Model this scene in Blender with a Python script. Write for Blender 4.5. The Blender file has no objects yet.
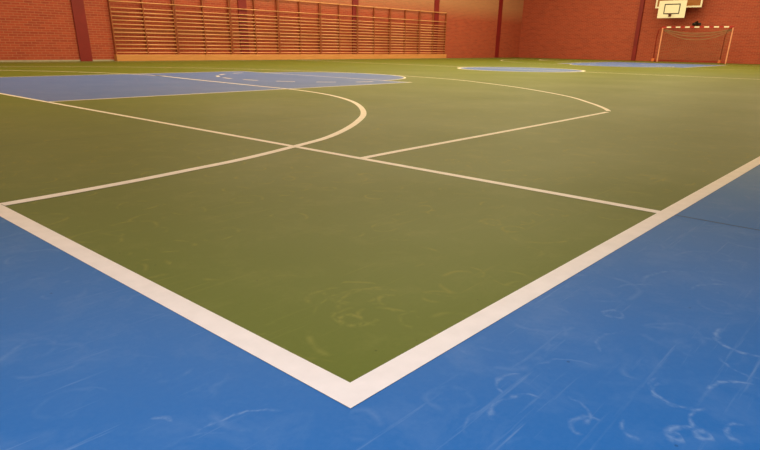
import bpy, bmesh, math, random
from mathutils import Vector, Matrix
random.seed(4)
SC = bpy.context.scene
COL = SC.collection

# ---------------------------------------------------------------- camera (solved from the court geometry)
CAMP = Vector((-0.70672, -0.69834, 0.67365))
YAW, PIT, ROL, FPX = 41.50010, 21.99420, 0.90902, 588.52183
yw, pt, rl = (math.radians(a) for a in (YAW, PIT, ROL))
F = Vector((math.cos(yw)*math.cos(pt), math.sin(yw)*math.cos(pt), -math.sin(pt)))
R0 = Vector((math.sin(yw), -math.cos(yw), 0)); U0 = R0.cross(F)
RR = R0*math.cos(rl) + U0*math.sin(rl); UU = -R0*math.sin(rl) + U0*math.cos(rl)
cam_d = bpy.data.cameras.new('camera'); cam = bpy.data.objects.new('camera', cam_d); COL.objects.link(cam)
cam_d.sensor_width = 36; cam_d.lens = FPX/760*36; cam_d.shift_y = 0.07556; cam_d.clip_start = .05; cam_d.clip_end = 200
m = Matrix.Identity(4)
for i, v in enumerate((RR, UU, -F)):
    for r in range(3): m[r][i] = v[r]
m.translation = CAMP
cam.matrix_world = m
SC.camera = cam

HX = 17.41            # halfway line
W = 9.639             # half the court width
WY = 21.15            # brick wall with the wall bars
WX = 38.0             # brick wall behind the goal
CEIL = 7.2

# ---------------------------------------------------------------- helpers
def tag(o, label=None, cat=None, group=None, kind=None):
    if label: o['label'] = label
    if cat: o['category'] = cat
    if group: o['group'] = group
    if kind: o['kind'] = kind
    return o

def link(name, bm, mat, parent=None, smooth=False):
    me = bpy.data.meshes.new(name)
    bmesh.ops.recalc_face_normals(bm, faces=bm.faces)
    bm.to_mesh(me); bm.free()
    if smooth:
        for p in me.polygons: p.use_smooth = True
    o = bpy.data.objects.new(name, me); COL.objects.link(o)
    for mm in (mat if isinstance(mat, (list, tuple)) else [mat]): me.materials.append(mm)
    if parent: o.parent = parent
    return o

def empty(name, loc, rz=0):
    o = bpy.data.objects.new(name, None); COL.objects.link(o)
    o.location = loc; o.rotation_euler = (0, 0, rz); o.empty_display_size = .3
    return o

def box(bm, x0, x1, y0, y1, z0, z1, bev=0, mi=0):
    r = bmesh.ops.create_cube(bm, size=1)
    vs = r['verts']
    for v in vs:
        v.co = Vector(((x0+x1)/2+v.co.x*(x1-x0), (y0+y1)/2+v.co.y*(y1-y0), (z0+z1)/2+v.co.z*(z1-z0)))
    fs = set(f for v in vs for f in v.link_faces)
    for f in fs: f.material_index = mi
    if bev:
        es = list(set(e for v in vs for e in v.link_edges))
        bmesh.ops.bevel(bm, geom=es, offset=bev, segments=2, profile=.5, affect='EDGES')

def tube(bm, pts, r, n=10, closed=False, mi=0):
    pts = [Vector(p) for p in pts]; rings = []
    N = len(pts)
    for i, p in enumerate(pts):
        if closed: d = pts[(i+1) % N]-pts[i-1]
        else: d = pts[min(i+1, N-1)]-pts[max(i-1, 0)]
        d.normalize()
        a = Vector((0, 0, 1)) if abs(d.z) < .9 else Vector((1, 0, 0))
        u = d.cross(a).normalized(); v = d.cross(u)
        rings.append([bm.verts.new(p+u*math.cos(2*math.pi*k/n)*r+v*math.sin(2*math.pi*k/n)*r) for k in range(n)])
    for i in range(N if closed else N-1):
        A, B = rings[i], rings[(i+1) % N]
        for k in range(n):
            bm.faces.new((A[k], A[(k+1) % n], B[(k+1) % n], B[k])).material_index = mi
    if not closed:
        bm.faces.new(rings[0]).material_index = mi; bm.faces.new(rings[-1][::-1]).material_index = mi

def strip(bm, pts, w, z, left=None):
    """flat painted line following pts; left = offset of the left edge (else centred)"""
    pts = [Vector((p[0], p[1], 0)) for p in pts]
    N = len(pts); prev = None
    for i, p in enumerate(pts):
        d = pts[min(i+1, N-1)]-pts[max(i-1, 0)]; d.normalize()
        n = Vector((-d.y, d.x, 0))
        a, b = (w/2, -w/2) if left is None else (left, left-w)
        A = bm.verts.new((p.x+n.x*a, p.y+n.y*a, z)); B = bm.verts.new((p.x+n.x*b, p.y+n.y*b, z))
        if prev: bm.faces.new((prev[0], prev[1], B, A))
        prev = (A, B)

def catmull(P, k=10):
    P = [Vector((p[0], p[1], 0)) for p in P]
    Q = [P[0]*2-P[1]] + P + [P[-1]*2-P[-2]]; out = []
    for i in range(1, len(Q)-2):
        a, b, c, d = Q[i-1:i+3]
        for j in range(k):
            t = j/k
            out.append(.5*((2*b)+(c-a)*t+(2*a-5*b+4*c-d)*t*t+(3*b-a-3*c+d)*t**3))
    out.append(P[-1])
    return out

def arc(cx, cy, r, a0, a1, n=60):
    return [(cx+r*math.cos(math.radians(a0+(a1-a0)*i/n)), cy+r*math.sin(math.radians(a0+(a1-a0)*i/n))) for i in range(n+1)]

# ---------------------------------------------------------------- materials
class NT:
    def __init__(s, name):
        s.m = bpy.data.materials.new(name); s.m.use_nodes = True
        s.t = s.m.node_tree; s.b = s.t.nodes['Principled BSDF']
    def n(s, typ, **kw):
        o = s.t.nodes.new(typ)
        for k, v in kw.items():
            if k.startswith('_'): setattr(o, k[1:], v)
            else: o.inputs[k.replace('__', ' ')].default_value = v
        return o
    def l(s, a, b): s.t.links.new(a, b)
    def math(s, op, a, b=None, c=None, clamp=False):
        o = s.t.nodes.new('ShaderNodeMath'); o.operation = op; o.use_clamp = clamp
        for i, v in enumerate((a, b, c)):
            if v is None: continue
            if isinstance(v, (int, float)): o.inputs[i].default_value = v
            else: s.l(v, o.inputs[i])
        return o.outputs[0]
    def ramp(s, f, stops):
        o = s.t.nodes.new('ShaderNodeValToRGB'); e = o.color_ramp.elements
        while len(e) < len(stops): e.new(.5)
        for el, (p, c) in zip(e, stops):
            el.position = p; el.color = c if len(c) == 4 else (*c, 1)
        s.l(f, o.inputs[0]); return o.outputs[0]
    def mix(s, f, a, b, bt='MIX'):
        o = s.t.nodes.new('ShaderNodeMix'); o.data_type = 'RGBA'; o.blend_type = bt
        for i, v in ((0, f), (6, a), (7, b)):
            if isinstance(v, (int, float)): o.inputs[i].default_value = v
            elif isinstance(v, tuple): o.inputs[i].default_value = (*v, 1) if len(v) == 3 else v
            else: s.l(v, o.inputs[i])
        return o.outputs[2]

def lin(r, g, b):
    f = lambda c: (c/255/12.92) if c/255 <= .04045 else ((c/255+.055)/1.055)**2.4
    return (f(r), f(g), f(b))

def simple(name, col, rough=.5, metal=0, var=.12, scale=8, spec=.5):
    s = NT(name)
    no = s.n('ShaderNodeTexNoise', Scale=scale, Detail=4); tc = s.n('ShaderNodeTexCoord'); s.l(tc.outputs['Object'], no.inputs['Vector'])
    a = tuple(c*(1-var) for c in col); b = tuple(min(1, c*(1+var)) for c in col)
    s.l(s.ramp(no.outputs[0], [(.3, a), (.7, b)]), s.b.inputs['Base Color'])
    s.b.inputs['Roughness'].default_value = rough; s.b.inputs['Metallic'].default_value = metal
    s.b.inputs['Specular IOR Level'].default_value = spec
    return s.m

def floor_mat(name, base, worn, rough=.45, scuffs=(), streak=.35, ringamt=.5, spec=.15):
    """sealed sports floor: mottled paint, cross-laid cleaning streaks, scuffs left by shoes"""
    s = NT(name)
    tc = s.n('ShaderNodeTexCoord'); P = tc.outputs['Object']
    big = s.n('ShaderNodeTexNoise', Scale=.7, Detail=3); s.l(P, big.inputs['Vector'])
    fine = s.n('ShaderNodeTexNoise', Scale=60, Detail=6, Roughness=.7); s.l(P, fine.inputs['Vector'])
    col = s.mix(s.math('MULTIPLY', big.outputs[0], .5), base, tuple(c*.8 for c in base))
    col = s.mix(s.math('MULTIPLY', fine.outputs[0], .10), col, worn)
    dust = s.n('ShaderNodeTexNoise', Scale=4.5, Detail=8, Roughness=.7, Distortion=.4); s.l(P, dust.inputs['Vector'])
    col = s.mix(s.math('MULTIPLY', s.ramp(dust.outputs[0], [(.5, (0, 0, 0)), (.75, (1, 1, 1))]), .16), col, worn)
    # streaks
    acc = None
    for ang, sc, th in ((-38, (1.2, 26, 1), .60), (-70, (1.6, 34, 1), .63), (15, (1.0, 22, 1), .65)):
        mp = s.n('ShaderNodeMapping'); s.l(P, mp.inputs['Vector'])
        mp.inputs['Rotation'].default_value = (0, 0, math.radians(ang)); mp.inputs['Scale'].default_value = sc
        nn = s.n('ShaderNodeTexNoise', Scale=1.6, Detail=5, Roughness=.6); s.l(mp.outputs[0], nn.inputs['Vector'])
        r = s.ramp(nn.outputs[0], [(th, (0, 0, 0)), (th+.12, (1, 1, 1))])
        acc = r if acc is None else s.math('MAXIMUM', acc, r)
    gate = s.n('ShaderNodeTexNoise', Scale=1.9, Detail=2); s.l(P, gate.inputs['Vector'])
    g = s.ramp(gate.outputs[0], [(.42, (0, 0, 0)), (.62, (1, 1, 1))])
    st = s.math('MULTIPLY', s.math('MULTIPLY', acc, g), streak)
    # shoe scuffs: broken rings of random size around scattered centres
    wob = s.n('ShaderNodeTexNoise', Scale=3.5, Detail=2); s.l(P, wob.inputs['Vector'])
    wv = s.n('ShaderNodeVectorMath', _operation='SCALE'); s.l(wob.outputs['Color'], wv.inputs[0]); wv.inputs['Scale'].default_value = .12
    wa = s.n('ShaderNodeVectorMath', _operation='ADD'); s.l(P, wa.inputs[0]); s.l(wv.outputs[0], wa.inputs[1])
    rings = None
    brk = s.n('ShaderNodeTexNoise', Scale=11, Detail=3); s.l(P, brk.inputs['Vector'])
    bk = s.ramp(brk.outputs[0], [(.47, (0, 0, 0)), (.64, (1, 1, 1))])
    for vs, off in ((2.6, 0), (3.7, 7.3), (5.2, 3.1)):
        mp = s.n('ShaderNodeMapping'); s.l(wa.outputs[0], mp.inputs['Vector']); mp.inputs['Location'].default_value = (off, off*.7, 0)
        vo = s.n('ShaderNodeTexVoronoi', Scale=vs); vo.voronoi_dimensions = '2D'; s.l(mp.outputs[0], vo.inputs['Vector'])
        sp = s.n('ShaderNodeSeparateColor'); s.l(vo.outputs['Color'], sp.inputs[0])
        rad = s.math('MULTIPLY_ADD', sp.outputs[0], .32, .12)
        d = s.math('ABSOLUTE', s.math('SUBTRACT', vo.outputs['Distance'], rad))
        k = s.math('SUBTRACT', 1, s.math('DIVIDE', d, .035*vs/3), clamp=True)
        k = s.math('MULTIPLY', k, s.math('GREATER_THAN', sp.outputs[1], .55))
        rings = k if rings is None else s.math('MAXIMUM', rings, k)
    rings = s.math('MULTIPLY', s.math('MULTIPLY', rings, bk), ringamt)
    # individually placed scuffs
    if scuffs:
        so = s.n('ShaderNodeSeparateXYZ'); s.l(P, so.inputs[0])
        wn = s.n('ShaderNodeTexNoise', Scale=22, Detail=3); s.l(P, wn.inputs['Vector'])
        wn2 = s.math('MULTIPLY', s.math('SUBTRACT', wn.outputs[0], .5), .030)
        b2 = s.n('ShaderNodeTexNoise', Scale=45, Detail=4); s.l(P, b2.inputs['Vector'])
        b2r = s.ramp(b2.outputs[0], [(.36, (.1, .1, .1)), (.6, (1, 1, 1))])
        for (x, y, r, w, a0, span, amt) in scuffs:
            dx = s.math('SUBTRACT', so.outputs[0], x); dy = s.math('SUBTRACT', so.outputs[1], y)
            q = s.math('SQRT', s.math('ADD', s.math('MULTIPLY', dx, dx), s.math('MULTIPLY', dy, dy)))
            q = s.math('ADD', q, wn2)
            k = s.math('SUBTRACT', 1, s.math('DIVIDE', s.math('ABSOLUTE', s.math('SUBTRACT', q, r)), w), clamp=True)
            am = math.radians(a0+span/2)
            c = s.math('ADD', s.math('MULTIPLY', dx, math.cos(am)), s.math('MULTIPLY', dy, math.sin(am)))
            c = s.math('SUBTRACT', s.math('DIVIDE', c, max(r, .001)), math.cos(math.radians(span/2)))
            c = s.math('MULTIPLY', c, 4, clamp=True)
            k = s.math('MULTIPLY', s.math('MULTIPLY', s.math('MULTIPLY', k, c), b2r), min(.8, amt*1.05))
            rings = s.math('MAXIMUM', rings, k)
    tot = s.math('MAXIMUM', st, rings)
    col = s.mix(tot, col, worn)
    # dark rubber specks
    sp = s.n('ShaderNodeTexVoronoi', Scale=9); s.l(P, sp.inputs['Vector'])
    k = s.math('LESS_THAN', sp.outputs['Distance'], .035)
    col = s.mix(s.math('MULTIPLY', k, .45), col, tuple(c*.25 for c in base))
    s.l(col, s.b.inputs['Base Color'])
    rr = s.math('MULTIPLY_ADD', tot, .25, rough)
    rr = s.math('MULTIPLY_ADD', s.math('SUBTRACT', big.outputs[0], .5), .15, rr)
    s.l(rr, s.b.inputs['Roughness'])
    s.b.inputs['Specular IOR Level'].default_value = spec
    bp = s.n('ShaderNodeBump', Strength=.06, Distance=.002); s.l(fine.outputs[0], bp.inputs['Height']); s.l(bp.outputs[0], s.b.inputs['Normal'])
    return s.m

def brick_mat(name, swap):
    s = NT(name)
    tc = s.n('ShaderNodeTexCoord'); so = s.n('ShaderNodeSeparateXYZ'); s.l(tc.outputs['Object'], so.inputs[0])
    cb = s.n('ShaderNodeCombineXYZ'); s.l(so.outputs[1 if swap else 0], cb.inputs[0]); s.l(so.outputs[2], cb.inputs[1])
    br = s.n('ShaderNodeTexBrick', Scale=1)
    br.inputs['Brick Width'].default_value = .25; br.inputs['Row Height'].default_value = .075
    br.inputs['Mortar Size'].default_value = .008; br.inputs['Mortar Smooth'].default_value = .3
    br.inputs['Color1'].default_value = (*BR1, 1); br.inputs['Color2'].default_value = (*BR2, 1)
    br.inputs['Mortar'].default_value = (*BRM, 1)
    s.l(cb.outputs[0], br.inputs['Vector'])
    mp = s.n('ShaderNodeMapping'); s.l(cb.outputs[0], mp.inputs[0]); mp.inputs['Scale'].default_value = (1.2, 6.7, 1)
    no = s.n('ShaderNodeTexNoise', Scale=1.5, Detail=4); s.l(mp.outputs[0], no.inputs['Vector'])
    col = s.mix(s.ramp(no.outputs[0], [(.35, (0, 0, 0)), (.7, (.5, .5, .5))]), br.outputs[0], BR3)
    if not swap:   # glare on the upper long wall, painted in as a paler tint
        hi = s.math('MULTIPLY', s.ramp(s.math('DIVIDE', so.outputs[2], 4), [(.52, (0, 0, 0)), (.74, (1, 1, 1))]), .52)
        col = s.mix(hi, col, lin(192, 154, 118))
    s.l(col, s.b.inputs['Base Color']); s.b.inputs['Roughness'].default_value = .75
    bp = s.n('ShaderNodeBump', Strength=.3, Distance=.01); s.l(br.outputs['Fac'], bp.inputs['Height']); bp.invert = True
    s.l(bp.outputs[0], s.b.inputs['Normal'])
    return s.m

def wood_mat(name, c1, c2, rough=.4, axis=(1, 12, 12)):
    s = NT(name)
    tc = s.n('ShaderNodeTexCoord'); mp = s.n('ShaderNodeMapping'); s.l(tc.outputs['Object'], mp.inputs[0]); mp.inputs['Scale'].default_value = axis
    no = s.n('ShaderNodeTexNoise', Scale=2.5, Detail=6, Distortion=.6); s.l(mp.outputs[0], no.inputs['Vector'])
    s.l(s.ramp(no.outputs[0], [(.3, c1), (.7, c2)]), s.b.inputs['Base Color']); s.b.inputs['Roughness'].default_value = rough
    return s.m

GREEN = lin(88, 99, 26); GREENW = lin(156, 148, 78)
BLUE = lin(16, 103, 178); BLUEW = lin(135, 162, 200)
BR1, BR2, BR3, BRM = lin(170, 66, 46), lin(148, 52, 40), lin(186, 88, 64), lin(178, 112, 88)
# shoe scuffs that stand out in the photograph (centre x, y, radius, stroke, arc start, span, strength)
SC_BLUE = [(0.528, -0.472, 0.0647, 0.0086, 71.5, 150, 0.5), (0.5, -0.464, 0.0425, 0.0064, 51.5, 160, 0.3), (0.887, -0.523, 0.0765, 0.0102, 61.5, 150, 0.55), (0.861, -0.517, 0.0554, 0.0076, 81.5, 120, 0.3), (0.587, -0.58, 0.072, 0.0074, 1.5, 110, 0.5), (0.76, -0.553, 0.0613, 0.0071, 101.5, 110, 0.3), (0.994, -0.258, 0.1182, 0.0089, 11.5, 80, 0.32), (1.169, -0.332, 0.1551, 0.0093, 21.5, 90, 0.3), (0.45, -0.56, 0.0512, 0.0079, 41.5, 140, 0.45), (0.36, -0.531, 0.0377, 0.0094, -8.5, 160, 0.5), (0.392, -0.549, 0.0153, 0.0095, -48.5, 359, 0.45), (0.351, -0.509, 0.0133, 0.0076, -48.5, 359, 0.4), (-0.21, 0.031, 0.1276, 0.0062, 26.5, 85, 0.5), (-0.282, 0.229, 0.0169, 0.0094, -28.5, 120, 0.5), (-0.297, 0.054, 0.1014, 0.0051, 31.5, 70, 0.25), (0.222, -0.282, 0.079, 0.0069, 11.5, 130, 0.4), (0.284, -0.309, 0.0567, 0.0061, 251.5, 120, 0.35), (0.307, -0.213, 0.0559, 0.0064, 31.5, 140, 0.35), (0.268, -0.378, 0.0348, 0.0077, -18.5, 200, 0.3), (0.817, -0.21, 0.025, 0.0111, -48.5, 359, 0.3), (0.144, -0.255, 0.0649, 0.0057, 51.5, 100, 0.25), (0.645, -0.327, 0.0882, 0.0074, 41.5, 110, 0.22), (1.158, -0.429, 0.1194, 0.009, 11.5, 90, 0.3), (0.414, -0.281, 0.0885, 0.0055, -8.5, 100, 0.22), (1.458, -0.317, 0.1392, 0.0087, 11.5, 90, 0.22), (-0.405, 0.379, 0.1134, 0.0057, 11.5, 60, 0.22), (-0.259, 0.436, 0.106, 0.0064, 11.5, 60, 0.18), (0.327, -0.451, 0.0309, 0.0077, 71.5, 140, 0.4), (0.448, -0.604, 0.0346, 0.0077, 11.5, 180, 0.4)]
SC_GREEN = [(0.294, 0.284, 0.0316, 0.0158, -48.5, 359, 0.5), (0.317, 0.295, 0.0589, 0.0107, 101.5, 200, 0.35), (0.427, 0.284, 0.1289, 0.0112, 31.5, 120, 0.35), (0.373, 0.273, 0.1637, 0.0082, 11.5, 130, 0.28), (0.463, 0.297, 0.0342, 0.0114, 11.5, 200, 0.4), (0.36, 0.404, 0.0852, 0.0114, 41.5, 120, 0.3), (0.796, 0.26, 0.0516, 0.0097, 251.5, 140, 0.35), (1.362, 0.518, 0.0419, 0.0168, -48.5, 359, 0.4), (0.708, 0.264, 0.1251, 0.0094, 151.5, 90, 0.2), (0.195, 0.263, 0.1249, 0.0075, 151.5, 80, 0.2), (0.304, 0.569, 0.1174, 0.0088, 11.5, 90, 0.16), (0.418, 0.154, 0.0531, 0.008, 41.5, 160, 0.25), (1.565, 0.708, 0.1394, 0.0116, -18.5, 100, 0.2), (0.059, 0.368, 0.034, 0.0073, 11.5, 120, 0.2)]
M = {}
M['green'] = floor_mat('green sports floor', GREEN, GREENW, .48, SC_GREEN, .35, .4, .13)
M['blue'] = floor_mat('blue sports floor', BLUE, BLUEW, .48, SC_BLUE, .34, .18, .09)
M['key_blue'] = floor_mat('greyish blue key paint', lin(74, 106, 184), lin(150, 160, 200), .42, (), .2, .2, .12)
M['line'] = simple('white line paint', lin(238, 224, 224), .45, var=.05, scale=14)
M['seam'] = simple('dark floor joint', lin(30, 50, 70), .6)
M['seam_g'] = simple('dark green floor joint', lin(66, 74, 34), .6)
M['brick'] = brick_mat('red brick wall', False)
M['brick_x'] = brick_mat('red brick far wall', True)
M['pillar'] = simple('oxblood painted steel', lin(128, 22, 28), .55, scale=2)
M['wood'] = wood_mat('varnished beech bar', lin(212, 150, 104), lin(230, 172, 124), .35)
M['upright'] = wood_mat('wall bar upright wood', lin(140, 70, 46), lin(170, 92, 60), .4, (12, 12, 1))
M['plinth'] = wood_mat('orange wooden plinth', lin(200, 134, 84), lin(214, 150, 98), .4)
M['white'] = simple('white enamel', lin(240, 232, 215), .35, var=.04)
M['red'] = simple('red enamel', lin(170, 26, 30), .4, var=.06)
M['post'] = simple('faded pink enamel', lin(222, 150, 122), .4, var=.08)
M['skirt'] = simple('pale grey skirting', lin(170, 160, 150), .5)
M['black'] = simple('black paint', lin(25, 20, 20), .5)
M['board'] = simple('cream backboard paint', lin(240, 232, 216), .45, var=.04)
M['dboard'] = wood_mat('ochre board panel', lin(140, 80, 28), lin(165, 100, 38), .4)
M['net'] = simple('grey net cord', lin(150, 125, 95), .8)
M['orange'] = simple('orange rubber', lin(225, 120, 70), .6)
M['steel'] = simple('painted steel arm', lin(95, 40, 32), .45, metal=.2)
M['ceil'] = simple('pale ceiling panels', lin(205, 190, 160), .8, scale=1)

# ---------------------------------------------------------------- setting
def slab(name, mat, x0, x1, y0, y1, z0, z1, label=None):
    bm = bmesh.new(); box(bm, x0, x1, y0, y1, z0, z1)
    return tag(link(name, bm, mat), label, kind='structure')
X0, Y0 = -2.0, -2.0
floor = slab('floor', M['green'], X0, WX, Y0, WY, -.12, 0, 'green sports hall floor with blue surround, blue key areas and white court lines')
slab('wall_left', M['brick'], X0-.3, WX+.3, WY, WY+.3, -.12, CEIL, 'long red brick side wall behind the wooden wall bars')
slab('wall_far', M['brick_x'], WX, WX+.3, Y0, WY, -.12, CEIL, 'red brick end wall behind the small goal and basketball boards')
slab('wall_near', M['brick_x'], X0-.3, X0, Y0, WY, -.12, CEIL)
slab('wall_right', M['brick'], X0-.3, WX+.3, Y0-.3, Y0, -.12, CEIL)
slab('ceiling', M['ceil'], X0-.3, WX+.3, Y0-.3, WY+.3, CEIL, CEIL+.2)
slab('baseboard_left', M['skirt'], X0, 9.6, WY-.02, WY, 0, .05)
# pillars
k = 1
for px in (2.0, 8.63, 15.22, 21.84, 28.38, 35.12):
    slab('trim_%d' % k, M['pillar'], px-.2, px+.2, WY-.05, WY, 0, CEIL, 'dark red steel pillar standing against the long brick wall'); k += 1
slab('trim_%d' % k, M['pillar'], WX-.12, WX, 13.3-.11, 13.3+.11, 0, CEIL, 'dark red pillar on the end wall left of the goal'); k += 1
# plinth below the wall bars
bm = bmesh.new()
for a, b in ((9.62, 13.2), (13.204, 18.1), (18.104, 23.6), (23.604, 29.3)): box(bm, a, b, WY-.20, WY, 0, .215, .006)
tag(link('trim_%d' % k, bm, M['plinth']), 'long orange wooden plinth running along the wall under the wall bars', kind='structure'); k += 1

# ---------------------------------------------------------------- floor markings (painted, children of the floor)
Z1, Z2, Z3 = .0006, .0012, .0018
def quad(bm, pts, z):
    bm.faces.new([bm.verts.new((p[0], p[1], z)) for p in pts])
# blue surround (outside the near sideline and the near goal line)
bm = bmesh.new()
quad(bm, [(X0, Y0), (WX, Y0), (WX, 0), (X0, 0)], Z1); quad(bm, [(X0, 0), (0, 0), (0, WY), (X0, WY)], Z1)
tag(link('blue_surround', bm, M['blue'], floor), 'bright blue floor margin outside the white boundary line')
LW = .0646
def strip_obj(name, paths, w, z, label=None):
    bm = bmesh.new()
    for p in paths: strip(bm, p, w, z)
    o = link(name, bm, M['line'], floor)
    if label: o['label'] = label
    return o
def mir(pts): return [(2*HX-p[0], p[1]) for p in pts]
BLW = .068
FX = 2*HX; FYS = 20.35
bm = bmesh.new()
def ring_rect(x0, x1, y0, y1, w, z):
    quad(bm, [(x0, y0), (x1, y0), (x1, y0+w), (x0, y0+w)], z); quad(bm, [(x0, y1-w), (x1, y1-w), (x1, y1), (x0, y1)], z)
    quad(bm, [(x0, y0+w), (x0+w, y0+w), (x0+w, y1-w), (x0, y1-w)], z); quad(bm, [(x1-w, y0+w), (x1, y0+w), (x1, y1-w), (x1-w, y1-w)], z)
ring_rect(0, FX, 0, FYS, BLW, Z3)
tag(link('boundary_line', bm, M['line'], floor), 'thick white boundary line with its near corner in the foreground')
strip_obj('halfway_line', [[(HX, .06), (HX, FYS-.06)]], .075, Z3)
AX = 2.026
strip_obj('baseline', [[(AX, BLW), (AX, FYS-BLW)]], .052, Z2, 'thin white line crossing the green court parallel to the goal line')
strip_obj('baseline', [[(FX-AX, BLW), (FX-AX, FYS-BLW)]], .047, Z2)
DP=[(0.07, 2.203), (0.273, 2.215), (0.515, 2.237), (0.797, 2.273), (1.133, 2.328), (1.364, 2.365), (1.66, 2.436), (2.039, 2.548), (2.417, 2.67), (2.777, 2.85), (3.155, 3.082), (3.494, 3.32), (3.852, 3.601), (4.246, 3.986), (4.683, 4.5), (5.052, 5.067), (5.391, 5.813), (5.612, 6.73), (5.665, 7.683), (5.733, 8.633), (5.793, 9.685), (5.887, 10.737), (5.979, 11.696)]
BLINE=[(AX, 1.899), (2.176, 1.905), (2.43, 1.913), (3.454, 1.929), (4.931, 1.956), (6.184, 1.993)]
EP=[(6.315, 2.023), (6.667, 2.24), (7.186, 2.63), (8.078, 3.409), (9.149, 4.773), (9.911, 6.103), (10.324, 7.002)]
ECURVE=[(v.x,v.y) for v in catmull(EP+[(2.18+8.47*math.cos(math.radians(a)),9.4+8.47*math.sin(math.radians(a))) for a in (-9,-2,5,16,28,40,52,64,76,88)]+[(AX,17.8)],10)]

D = catmull(DP) + [Vector((p[0], p[1], 0)) for p in [(5.97, 11.3), (5.85, 12.2), (5.5, 13.3), (4.9, 14.4), (4.1, 15.4), (3.1, 16.2), (2.0, 16.8), (1.0, 17.1), (.03, 17.2)]]
D = catmull([D[i] for i in range(0, len(D)-9, 5)] + list(D[-9:]), 8)
strip_obj('goal_area_line', [D], .062, Z3, 'white goal area line curving from the left corner and back')
strip_obj('goal_area_line', [mir([(p.x, p.y) for p in D])], .062, Z3)
strip_obj('three_point_line', [BLINE, ECURVE], .055, Z3-.0002, 'thin white three point line with a sharp corner on the right')
strip_obj('three_point_line', [mir(BLINE), mir([(p[0], p[1]) for p in ECURVE])], .047, Z3-.0002)
# key areas: blue rectangle and half circle with white edges
KY0, KY1, KX, KR, KC = 6.935, 12.45, 8.75, 1.95, 9.62
def key(f, mirr):
    bm = bmesh.new()
    pts = [(AX, KY0), (KX, KY0), (KX, KC-KR)] + arc(KX, KC, KR, -90, 90, 40)[1:-1] + [(KX, KC+KR), (KX, KY1), (AX, KY1)]
    pts = [f(p) for p in pts]; quad(bm, pts, Z1)
    root = link('key_area', bm, M['key_blue'], floor)
    root['label'] = 'blue far key area near the goal' if mirr else 'blue key area with rounded end and white edge lines'
    bm = bmesh.new()
    for path in ([(AX, KY0), (KX+.02, KY0)], [(AX, KY1), (KX+.02, KY1)], [(KX, KY0), (KX, KY1)], arc(KX, KC, KR, -90, 90, 50)):
        strip(bm, [f(p) for p in path], .045, Z2)
    link('key_line', bm, M['line'], root)
    bm = bmesh.new()
    for i in range(8):
        a = 103+i*20.6
        strip(bm, [f(p) for p in arc(KX, KC, 2.17, a, a+10, 6)], .07, Z2)
    link('dashed_arc', bm, M['line'], root)
    return root
key(lambda p: p, False); key(lambda p: (FX-p[0], p[1]), True)
# centre circle
bm = bmesh.new(); CC = (HX, 9.42); CR = 1.98
bm.faces.new([bm.verts.new((p[0], p[1], Z1)) for p in arc(CC[0], CC[1], CR, 0, 360, 64)[:-1]])
cc = link('centre_circle', bm, M['key_blue'], floor); cc['label'] = 'blue centre circle with white edge'
bm = bmesh.new(); strip(bm, arc(CC[0], CC[1], CR, 0, 360, 72), .09, Z2); link('circle_line', bm, M['line'], cc)
# joints of the floor covering
bm = bmesh.new(); strip(bm, [(AX, 0), (AX, Y0)], .007, Z2); link('floor_joint', bm, M['seam'], floor)
bm = bmesh.new(); strip(bm, [(BLW, 3.9), (FX, 3.9)], .010, .0003); link('floor_joint', bm, M['seam_g'], floor)

# ---------------------------------------------------------------- wall bars
UNIT = 2.455
def make_wall_bars(x):
    root = empty('wall_bars', (x, WY, 0))
    for i, ux in enumerate((.03, UNIT/2, UNIT-.03)):
        bm = bmesh.new()
        box(bm, ux-.02, ux+.02, -.10, -.002, .217, 2.42, .004)
        link('upright', bm, M['upright'], root)
    for j in range(13):
        z = .285+j*.131 if j < 12 else 1.93
        y = -.075 if j < 12 else -.11
        bm = bmesh.new(); tube(bm, [(.01, y, z), (UNIT-.01, y, z)], .019, 10)
        link('rung', bm, M['wood'], root, True)
    bm = bmesh.new(); box(bm, .0, UNIT, -.10, -.075, 2.385, 2.42, .004); link('top_rail', bm, M['wood'], root)
    bm = bmesh.new(); box(bm, .0, UNIT, -.03, -.002, .95, 1.03, .003); link('wall_batten', bm, M['upright'], root)
    return root
def copy_thing(o):
    c = o.copy(); COL.objects.link(c)
    for ch in o.children:
        d = ch.copy(); COL.objects.link(d); d.parent = c
    return c
proto = make_wall_bars(9.65)
wlab = ['wooden wall bars nearest the camera, leftmost, right of the first dark red pillar',
        'wooden wall bars second from the left, ending just before a pillar',
        'wooden wall bars standing across the second dark red pillar',
        'fourth set of wooden wall bars from the left, first clear of the second pillar',
        'wooden wall bars just left of the third dark red pillar',
        'wooden wall bars starting at the third dark red pillar',
        'wooden wall bars second from the far right end of the row',
        'rightmost wooden wall bars, across the fourth dark red pillar near the bare brick']
for i in range(8):
    o = proto if i == 0 else copy_thing(proto)
    o.location = (9.65+i*UNIT, WY, 0)
    tag(o, wlab[i], 'wall bars', 'wooden wall bars along the long brick wall')
# the pillars stop behind the bars: bars pass in front of them (pillar depth 0.12 m)

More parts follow.
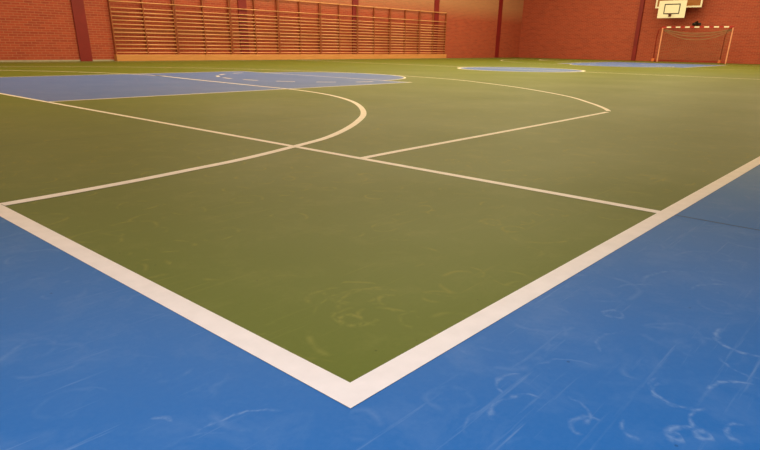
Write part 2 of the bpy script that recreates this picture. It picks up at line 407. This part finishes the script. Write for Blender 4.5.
# ---------------------------------------------------------------- goal
GX, GY, GW, GH = 36.2, 9.57, 3.50, 1.80
g = empty('handball_goal', (GX, GY, 0), math.radians(0))
tag(g, 'small goal with red and white striped frame and net against the end wall', 'goal')
def banded(name, p0, p1, n, first):
    """square post striped in alternating red and white bands, one mesh with two materials"""
    p0, p1 = Vector(p0), Vector(p1); bm = bmesh.new(); h = .032
    for i in range(n):
        a, b = p0.lerp(p1, i/n), p0.lerp(p1, (i+1)/n)
        lo = Vector([min(a[j], b[j]) for j in range(3)]); hi = Vector([max(a[j], b[j]) for j in range(3)])
        e = [h if abs(p1[j]-p0[j]) < 1e-6 else 0 for j in range(3)]
        box(bm, lo.x-e[0], hi.x+e[0], lo.y-e[1], hi.y+e[1], lo.z-e[2], hi.z+e[2], 0, (i+first) % 2)
    return link(name, bm, [M['red'], M['white']], g)
hw = GW/2
for sy in (1, -1):
    bm = bmesh.new(); box(bm, -.032, .032, sy*hw-.032, sy*hw+.032, 0, GH-.04, .008)
    link('post', bm, M['post'], g)
banded('crossbar', (0, hw+.04, GH), (0, -hw-.04, GH), 15, 0)
RD, RS = .85, .42     # depth of the rear frame and its sideways set
for sy in (1, -1):
    bm = bmesh.new()
    y0 = sy*hw
    tube(bm, [(0.04, y0, GH-.02), (RD*.35, y0+RS*.7, GH-.1), (RD*.6, y0+RS, GH-.5), (RD, y0+RS*1.2, .06)], .022, 8)
    tube(bm, [(0.04, y0, .03), (RD, y0+RS*1.2, .03)], .02, 8)
    link('rear_frame', bm, M['red'], g, True)
    bm = bmesh.new(); box(bm, RD-.10, RD+.06, y0+RS*1.2-.07, y0+RS*1.2+.09, .002, .17, .03); f = link('foot', bm, M['orange'], g); f['label'] = 'orange rubber foot of the rear frame'
bm = bmesh.new(); tube(bm, [(RD, -hw+RS*1.2, .09), (RD, hw+RS*1.2, .09)], .018, 8); link('rear_bar', bm, M['red'], g, True)
# net: hanging grid of cords, sagging in the middle
bm = bmesh.new()
def netp(u, v):
    y = -hw+.06+u*(GW-.12)
    sag = .42*(1-(2*u-1)**2)
    z = (GH-.12-sag*.55)*(1-v)+.12*v
    x = .08+.62*v+.10*math.sin(u*9)*.6
    return Vector((x, y+RS*v*.9, z))
NU, NV = 34, 18
for i in range(NU+1): tube(bm, [netp(i/NU, j/12) for j in range(13)], .004, 3)
for j in range(NV+1): tube(bm, [netp(i/20, j/NV) for i in range(21)], .004 if j else .012, 3)
for kk in range(3):   # gathered folds
    tube(bm, [Vector((.05+.02*kk, -hw+.05+(GW-.1)*i/24, GH-.10-(.20+.14*kk)*(1-(2*i/24-1)**2)-.03*kk)) for i in range(25)], .013, 5)
link('net', bm, M['net'], g)

# ---------------------------------------------------------------- basketball boards on the end wall
def board(name, label, x, y0, y1, z0, z1, frame, face_mat, inner, square, arm_z, rim, cat='backboard'):
    root = empty(name, (x, (y0+y1)/2, z0)); tag(root, label, cat)
    w, h = (y1-y0)/2, z1-z0
    bm = bmesh.new(); box(bm, 0, .03, -w, w, 0, h, .006); link('panel', bm, face_mat, root)
    if frame:
        bm = bmesh.new(); fw = .075
        box(bm, -.012, .045, -w-.01, -w+fw, -.01, h+.01, .004); box(bm, -.012, .045, w-fw, w+.01, -.01, h+.01, .004)
        box(bm, -.011, .044, -w+fw, w-fw, -.01, fw, .004); box(bm, -.011, .044, -w+fw, w-fw, h-fw, h+.01, .004)
        link('border', bm, M['board'], root)
    a, b, c, d, t = square
    bm = bmesh.new()
    for (p, q, r, s_) in ((a, b, c, c+t), (a, b, d-t, d), (a, a+t, c+t, d-t), (b-t, b, c+t, d-t)):
        box(bm, -.006, 0, p, q, r, s_)
    link('target_square', bm, M['black'] if not frame else M['board'], root)
    if rim:
        ry, rz, rr = rim
        bm = bmesh.new()
        tube(bm, [(-.10-rr+rr*math.cos(i*math.pi/12), ry+rr*math.sin(i*math.pi/12), rz) for i in range(24)], .010, 8, True)
        box(bm, -.11, 0, ry-.06, ry+.06, rz-.02, rz+.012, .003); box(bm, -.02, 0, ry-.07, ry+.07, rz-.13, rz+.02, .003)
        link('hoop', bm, M['steel'], root)
    for sy in (-1, 1):
        for az in arm_z:
            bm = bmesh.new(); tube(bm, [(.035, sy*w*.5, az), (WX-x-.004, sy*w*.5, az)], .022, 8)
            link('wall_arm', bm, M['steel'], root)
    return root
board('basketball_backboard', 'large ochre basketball backboard with cream border, partly above the frame, behind the smaller white one',
      37.35, 9.88, 12.31, 2.84, 4.2, True, M['dboard'], None, (-.30, .30, .12, .55, .05), (.7, 1.2), (0, .12, .225))
board('small_basketball_backboard', 'small cream basketball backboard with black square, hung above the goal',
      36.75, 10.48, 11.93, 2.285, 3.17, False, M['board'], None, (-.42, .42, .20, .72, .05), (.12, .42), (.05, .19, .15))
b = empty('wall_bracket', (WX, 10.12, 1.9)); tag(b, 'small black bracket on the end wall just above the middle of the goal crossbar', 'bracket')
bm = bmesh.new(); box(bm, -.06, -.002, -.22, .22, .06, .17, .01); link('bracket_plate', bm, M['black'], b)
bm = bmesh.new(); tube(bm, [(-.03, 0, .20), (-.2, 0, .16), (-.42, 0, .07)], .07, 10); link('bracket_arm', bm, M['black'], b, True)

# ---------------------------------------------------------------- lamps
def area(name, loc, sx, sy, power, col, rot=(0, 0, 0)):
    l = bpy.data.lights.new(name, 'AREA'); l.shape = 'RECTANGLE'; l.size = sx; l.size_y = sy; l.energy = power; l.color = col
    o = bpy.data.objects.new(name, l); COL.objects.link(o); o.location = loc; o.rotation_euler = rot
    return o
WARM = (1, .83, .42)
for lx, pw in ((3.5, 340), (10.5, 450), (17.5, 490), (24.5, 480), (31.5, 460)):
    for ly in (8.5, 15.5): area('ceiling_lamp', (lx, ly, CEIL-.05), 5.5, 5.0, pw, WARM)
for lx in (23, 31): area('ceiling_lamp', (lx, 3.0, CEIL-.05), 5.5, 3.5, 420, WARM)
for lx in (15, 20, 25): area('ceiling_lamp', (lx, WY-1.3, CEIL-.05), 3.5, .5, 60, (1, .92, .80))
area('near_fill', (X0+.05, -.3, 1.7), 1.8, 1.6, 66, (.72, .88, 1), (0, math.radians(-90), 0))  # unseen cool fill added behind the camera to brighten the near floor
area('near_fill', (-.3, Y0+.05, 1.7), 1.8, 1.6, 66, (.72, .88, 1), (math.radians(90), 0, 0))  # second added fill, in front of the windowless right wall
w = bpy.data.worlds.new('world'); SC.world = w; w.use_nodes = True
w.node_tree.nodes['Background'].inputs[0].default_value = (.5, .55, .6, 1); w.node_tree.nodes['Background'].inputs[1].default_value = .3
SC.view_settings.view_transform = 'Standard'; SC.view_settings.look = 'None'
SC.view_settings.exposure = 0; SC.view_settings.gamma = 1; SC.view_settings.use_curve_mapping = False
SC.cycles.use_denoising = True
